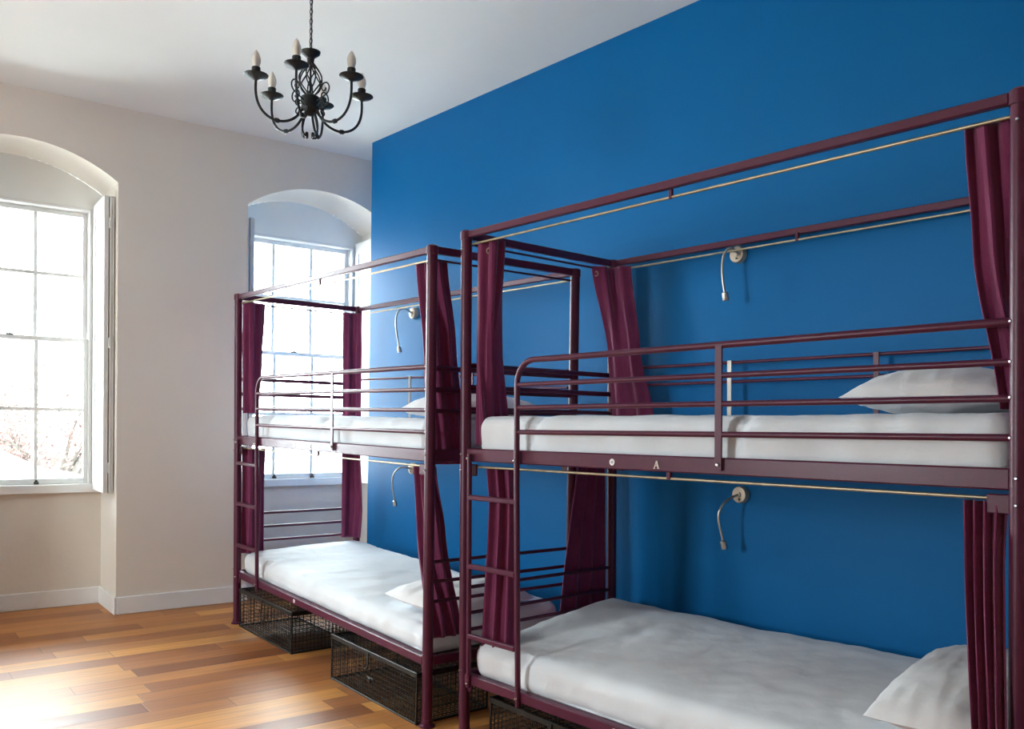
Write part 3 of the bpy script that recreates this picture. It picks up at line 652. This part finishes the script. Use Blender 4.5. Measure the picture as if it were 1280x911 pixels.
curtain(B2, 'curtain at the lower front left corner, behind the ladder,' + NX, [(0.085, 0.030), (0.150, 0.030), (0.215, 0.06)], [(0.045, 0.040), (0.115, 0.045), (0.200, 0.08)], 1.000, 0.30, 3, 0.013, 0.012, 4, mid=([(0.098, 0.034), (0.150, 0.036), (0.210, 0.07)], 0.18))
curtain(B2, 'curtain at the lower front right corner' + NX, [(1.848, 0.014), (1.905, 0.010), (1.940, 0.012)], [(1.905, -0.040), (1.940, -0.040), (1.968, -0.044)], 0.994, 0.12, 4, 0.012, 0.009, 5, mid=([(1.866, -0.022), (1.910, -0.026), (1.948, -0.024)], 0.15))
curtain(B2, 'curtain at the lower back left corner, hanging outside the end bars,' + NX, [(-0.022, W2 - 0.21), (-0.026, W2 - 0.11), (-0.022, W2 - 0.03)], [(-0.024, W2 - 0.33), (-0.026, W2 - 0.17), (-0.022, W2 - 0.03)], 1.000, 0.30, 3, 0.008, 0.012, 6)
# bunk by the window
curtain(B1, 'curtain at the upper front left corner' + FXW, [(0.024, 0.012), (0.080, 0.030), (0.040, 0.145)], [(0.022, 0.016), (0.055, 0.05), (0.030, 0.115)], H1, 1.20, 3, 0.009, 0.008, 7, mid=([(0.022, 0.014), (0.07, 0.04), (0.035, 0.13)], 0.5))
curtain(B1, 'curtain at the upper back left corner, backlit by the window,' + FXW, [(0.022, W1 - 0.115), (0.040, W1 - 0.03), (0.075, W1 - 0.025)], [(0.022, W1 - 0.115), (0.050, W1 - 0.04), (0.095, W1 - 0.03)], H1, 1.19, 2, 0.007, 0.008, 8)
curtain(B1, 'curtain at the upper front right corner, spread around the post' + FXW, [(1.820, 0.030), (1.930, 0.034), (1.950, 0.095)], [(1.935, 0.020), (1.960, 0.06), (1.965, 0.200)], H1, 1.010, 3, 0.010, 0.006, 9, mid=([(1.875, 0.030), (1.945, 0.04), (1.960, 0.14)], 0.40))
curtain(B1, 'curtain at the lower front left corner, behind the ladder,' + FXW, [(0.026, 0.016), (0.085, 0.036), (0.060, 0.14)], [(0.026, 0.016), (0.080, 0.04), (0.060, 0.13)], 1.000, 0.40, 3, 0.009, 0.010, 10)
curtain(B1, 'curtain at the lower back left corner' + FXW, [(0.022, W1 - 0.115), (0.040, W1 - 0.03), (0.085, W1 - 0.03)], [(0.022, W1 - 0.115), (0.050, W1 - 0.04), (0.100, W1 - 0.03)], 1.000, 0.445, 2, 0.006, 0.007, 11, mid=([(0.022, W1 - 0.115), (0.060, W1 - 0.04), (0.120, W1 - 0.03)], 0.7))
curtain(B1, 'curtain at the lower front right corner, widening towards the mattress,' + FXW, [(1.825, 0.030), (1.920, 0.034), (1.950, 0.05)], [(1.945, 0.028), (1.952, 0.06), (1.958, 0.185)], 1.000, 0.30, 3, 0.010, 0.008, 12, mid=([(1.850, 0.030), (1.935, 0.04), (1.957, 0.10)], 0.40))

# ------------------------------------------------------------------ wire storage boxes under the bunks
def crate(B, label, x0, x1, y0, y1, h, grid=0.0205):
    base = B.O + Matrix.Rotation(B.a, 3, 'Z') @ Vector((x0, y0, 0)); base.z = FZ(base.x) + 0.001; root = empty('wire_storage_box', base, B.a); root.rotation_euler[1] = 0.020; tag(root, label, 'storage box', 'black wire storage boxes under the bunks')
    o0 = Vector((x0, y0, 0)); wr_ = 0.00115
    bl = lambda mb, n, par=None, m='wire', sm=False: mb.build(n, M[m], par or root, sm, origin=o0)
    fr = MB(); t = 0.008
    for x in (x0, x1):
        for y in (y0, y1): fr.box((x, y, h / 2), (t, t, h), 0.001)
    for z in (0.004,):
        for y in (y0, y1): fr.box(((x0 + x1) / 2, y, z), (x1 - x0, t, t), 0.001)
        for x in (x0, x1): fr.box((x, (y0 + y1) / 2, z), (t, y1 - y0, t), 0.001)
    bl(fr, 'frame')
    def panel(p, ux, uz, w, hh):
        mb = MB(); p = Vector(p); ux = Vector(ux); uz = Vector(uz); n = max(1, round(w / grid)); m = max(1, round(hh / grid)); nn = ux.cross(uz)
        for i in range(1, n):
            c = p + ux * (w * i / n) + uz * (hh / 2); mb.box(c, (wr_ * 2, wr_ * 2, hh), 0, (ux, nn, uz))
        for j in range(1, m):
            c = p + uz * (hh * j / m) + ux * (w / 2) + nn * wr_; mb.box(c, (w, wr_ * 2, wr_ * 2), 0, (ux, nn, uz))
        bl(mb, 'mesh_panel')
    w, d = x1 - x0, y1 - y0
    panel((x0, y0, 0), (1, 0, 0), (0, 0, 1), w, h); panel((x0, y1, 0), (1, 0, 0), (0, 0, 1), w, h)
    panel((x0, y0, 0), (0, 1, 0), (0, 0, 1), d, h); panel((x1, y0, 0), (0, 1, 0), (0, 0, 1), d, h); panel((x0, y0, 0.004), (1, 0, 0), (0, 1, 0), w, d)
    ld = MB()                       # framed lid with a turned-down lip
    for y in (y0, y1): ld.box(((x0 + x1) / 2, y, h + 0.001), (w + 0.012, 0.012, 0.022), 0.002)
    for x in (x0, x1): ld.box((x, d / 2 + y0, h + 0.001), (0.012, d + 0.012, 0.022), 0.002)
    for k in range(1, round(w / grid)): ld.box((x0 + w * k / round(w / grid), y0 + d / 2, h + 0.004), (wr_ * 2, d, wr_ * 2))
    for k in range(1, round(d / grid)): ld.box((x0 + w / 2, y0 + d * k / round(d / grid), h + 0.007), (w, wr_ * 2, wr_ * 2))
    lo = bl(ld, 'lid')
    hs = MB(); xm = (x0 + x1) / 2 - 0.02
    hs.box((xm, y0 - 0.009, h - 0.022), (0.018, 0.005, 0.055), 0.001); hs.tube([(xm - 0.010, y0 - 0.014, h - 0.050), (xm - 0.010, y0 - 0.020, h - 0.062), (xm + 0.010, y0 - 0.020, h - 0.062), (xm + 0.010, y0 - 0.014, h - 0.050)], 0.003, 8)
    bl(hs, 'hasp', lo, 'wire', True)
    lk = MB(); lk.box((xm + 0.02, y0 - 0.006, h - 0.105), (0.055, 0.005, 0.012), 0.001); lk.box((xm + 0.02, y0 - 0.009, h - 0.112), (0.018, 0.008, 0.022), 0.002); bl(lk, 'catch')
crate(B1, 'black wire storage box under the window end of the far bunk', 0.075, 0.755, -0.014, 0.341, 0.205)
crate(B1, 'black wire storage box under the far bunk next to the gap between bunks', 1.225, 1.952, -0.030, 0.325, 0.200)
crate(B2, 'black wire storage box under the bunk nearest the camera', 0.120, 0.82, 0.030, 0.38, 0.175)

# ------------------------------------------------------------------ gooseneck reading lamps on the blue wall
def bez(pts, n):
    out = []
    P = [Vector(p) for p in pts]
    for i in range(n + 1):
        t = i / n; Q = list(P)
        while len(Q) > 1: Q = [Q[k].lerp(Q[k + 1], t) for k in range(len(Q) - 1)]
        out.append(Q[0])
    return out
def wall_lamp(x, z, pts, label, dark=False):
    root = empty('reading_lamp', (x, 0, z)); tag(root, label, 'reading lamp', 'gooseneck reading lamps on the blue wall')
    b = MB(); b.lathe([(0.034, 0), (0.034, 0.020), (0.031, 0.026), (0.012, 0.028), (0.012, 0.034)], (0, 0, 0), 28, (0, -1, 0)); b.build('wall_plate', M['lampplate'], root, True)
    s_ = MB(); s_.box((0.006, -0.031, -0.018), (0.010, 0.006, 0.006), 0.002); s_.build('switch', M['darkgrey'], root)
    path = bez(pts, 22); n_ = MB(); n_.tube(path, 0.0052, 10); n_.build('gooseneck', M['nickel'], root, True)
    e = path[-1]; d = (path[-1] - path[-3]).normalized(); h = MB()
    h.lathe([(0.006, -0.006), (0.0125, 0.0), (0.0135, 0.028), (0.0125, 0.030), (0.009, 0.027)], e, 16, d); h.build('lamp_head', M['nickel'], root, True)
wall_lamp(3.212, 1.867, [(0.012, -0.03, 0.0), (0.012, -0.085, 0.035), (-0.012, -0.125, 0.02), (0.0, -0.12, -0.09), (0.012, -0.11, -0.165)], 'gooseneck reading lamp above the upper bunk nearest the camera')
wall_lamp(3.252, 0.902, [(0.0, -0.03, 0.0), (0.0, -0.10, -0.01), (-0.04, -0.15, -0.06), (-0.03, -0.11, -0.10), (-0.015, -0.10, -0.185)], 'gooseneck reading lamp above the lower bunk nearest the camera')
wall_lamp(0.885, 1.822, [(0.0, -0.03, 0.0), (0.02, -0.10, 0.05), (-0.04, -0.15, 0.02), (-0.03, -0.12, -0.08), (-0.02, -0.10, -0.21)], 'gooseneck reading lamp above the upper bunk by the window')
wall_lamp(0.90, 0.885, [(0.0, -0.03, 0.0), (0.0, -0.10, 0.03), (-0.08, -0.14, -0.01), (-0.09, -0.10, -0.10), (-0.075, -0.09, -0.20)], 'gooseneck reading lamp above the lower bunk by the window')

# ------------------------------------------------------------------ chandelier
def chandelier():
    D = 3.3
    v = FW + R2 * ((388 - 640) / 1105.04) - U2 * ((110 - 555.46) / 1105.04); C0 = CP + v * D
    root = empty('chandelier', (C0.x, C0.y, C0.z)); tag(root, 'black wrought iron chandelier with six candle bulbs hanging on a chain', 'chandelier')
    iron = M['iron']
    # view azimuth: arm angles are measured from the camera side
    base = math.atan2(CP.y - C0.y, CP.x - C0.x)
    R = 0.200
    hub = MB(); hub.lathe([(0.006, 0.022), (0.022, 0.018), (0.034, 0.010), (0.036, -0.004), (0.032, -0.018), (0.034, -0.030), (0.026, -0.046), (0.012, -0.056), (0.006, -0.06)], (0, 0, -0.045), 24); hub.build('hub', iron, root, True)
    cup = MB(); cup.lathe([(0.008, 0.065), (0.011, 0.066), (0.014, 0.088), (0.034, 0.104), (0.036, 0.112), (0.030, 0.113), (0.006, 0.106)], (0, 0, 0.022), 24); cup.build('top_cup', iron, root, True)
    cg = MB()
    for k in range(6):                      # twisted basket cage
        for hd in (1, -1):
            pts = []
            for i in range(21):
                t = i / 20; r = 0.008 + 0.036 * math.sin(PI * t ** 0.85); a = 2 * PI * k / 6 + hd * 1.5 * t; pts.append((r * math.cos(a), r * math.sin(a), -0.03 + 0.125 * t))
            cg.tube(pts, 0.0026, 6)
    cg.tube([(0, 0, -0.03), (0, 0, 0.10)], 0.004, 8); cg.build('basket_cage', iron, root, True)
    ch = MB(); z = 0.128; zc = HC - C0.z; k = 0
    while z < zc - 0.02:
        a = 0 if k % 2 == 0 else PI / 2; u = Vector((math.cos(a + .5), math.sin(a + .5), 0)); pts = []
        for i in range(12):
            t = 2 * PI * i / 12; pts.append(Vector((0, 0, z + 0.009)) + u * (0.0055 * math.cos(t)) + Vector((0, 0, 0.012 * math.sin(t))))
        ch.tube(pts, 0.0017, 5, closed=True); z += 0.018; k += 1
    ch.tube([(0.004, 0, 0.12), (0.003, 0.002, zc)], 0.0022, 6)
    ch.build('chain', iron, root, True)
    rose = MB(); rose.lathe([(0.05, 0.0), (0.05, -0.008), (0.03, -0.022), (0.008, -0.028)], (0, 0, zc), 24); rose.build('ceiling_rose', iron, root, True)
    for j, da in enumerate((-14, 46, 106, 166, 226, 286)):
        a = base + math.radians(da); u = Vector((math.cos(a), math.sin(a), 0)); Z = Vector((0, 0, 1))
        P = lambda r, z: u * r + Z * z
        path = bez([P(0.022, -0.062), P(0.045, -0.145), P(0.115, -0.175), P(0.205, -0.145), P(0.205, -0.075), P(R, -0.006)], 24)
        m = MB(); m.tube(path, 0.0048, 8)
        kn = path[10]; m.lathe([(0.004, -0.012), (0.0085, -0.006), (0.0085, 0.006), (0.004, 0.012)], kn, 10, (path[11] - path[9])); arm = m.build('arm', iron, root, True)
        d = MB(); d.lathe([(0.006, -0.012), (0.014, -0.006), (0.036, 0.000), (0.044, 0.006), (0.043, 0.009), (0.030, 0.005), (0.010, 0.004)], P(R, 0), 24); d.build('drip_dish', iron, arm, True)
        c = MB(); c.lathe([(0.015, 0.004), (0.0155, 0.034), (0.013, 0.036)], P(R, 0), 16); c.build('candle_sleeve', iron, arm, True)
        b = MB(); b.lathe([(0.0115, 0.034), (0.013, 0.042), (0.0165, 0.056), (0.0155, 0.070), (0.010, 0.084), (0.004, 0.094), (0.001, 0.097)], P(R, 0), 16); b.build('candle_bulb', M['bulb'], arm, True)
    for j in range(4):                      # curled scrolls on the hub and loops below it
        a = base + math.radians(45 + 90 * j); u = Vector((math.cos(a), math.sin(a), 0)); Z = Vector((0, 0, 1)); pts = []
        for i in range(34):
            t = i / 33; th = -1.2 + 7.4 * t; r = 0.026 * (1 - 0.78 * t); pts.append(u * (0.072 + r * math.cos(th)) + Z * (-0.012 + r * math.sin(th)))
        s_ = MB(); s_.tube([u * 0.03 + Z * -0.055] + pts, 0.0028, 6)
        pts2 = [p for p in bez([u * 0.03 + Z * -0.075, u * 0.075 + Z * -0.035, u * 0.095 + Z * -0.085, u * 0.06 + Z * -0.10, u * 0.055 + Z * -0.065], 14)]; s_.tube(pts2, 0.0026, 6)
        s_.build('scroll', iron, root, True)
        l_ = MB(); l_.tube(bez([u * 0.020 + Z * -0.09, u * 0.055 + Z * -0.15, u * 0.035 + Z * -0.20, u * 0.012 + Z * -0.172], 16), 0.0036, 8)
        l_.lathe([(0.002, -0.010), (0.007, -0.003), (0.006, 0.006), (0.002, 0.010)], u * 0.016 + Z * -0.176, 10); l_.build('drop_loop', iron, root, True)
chandelier()
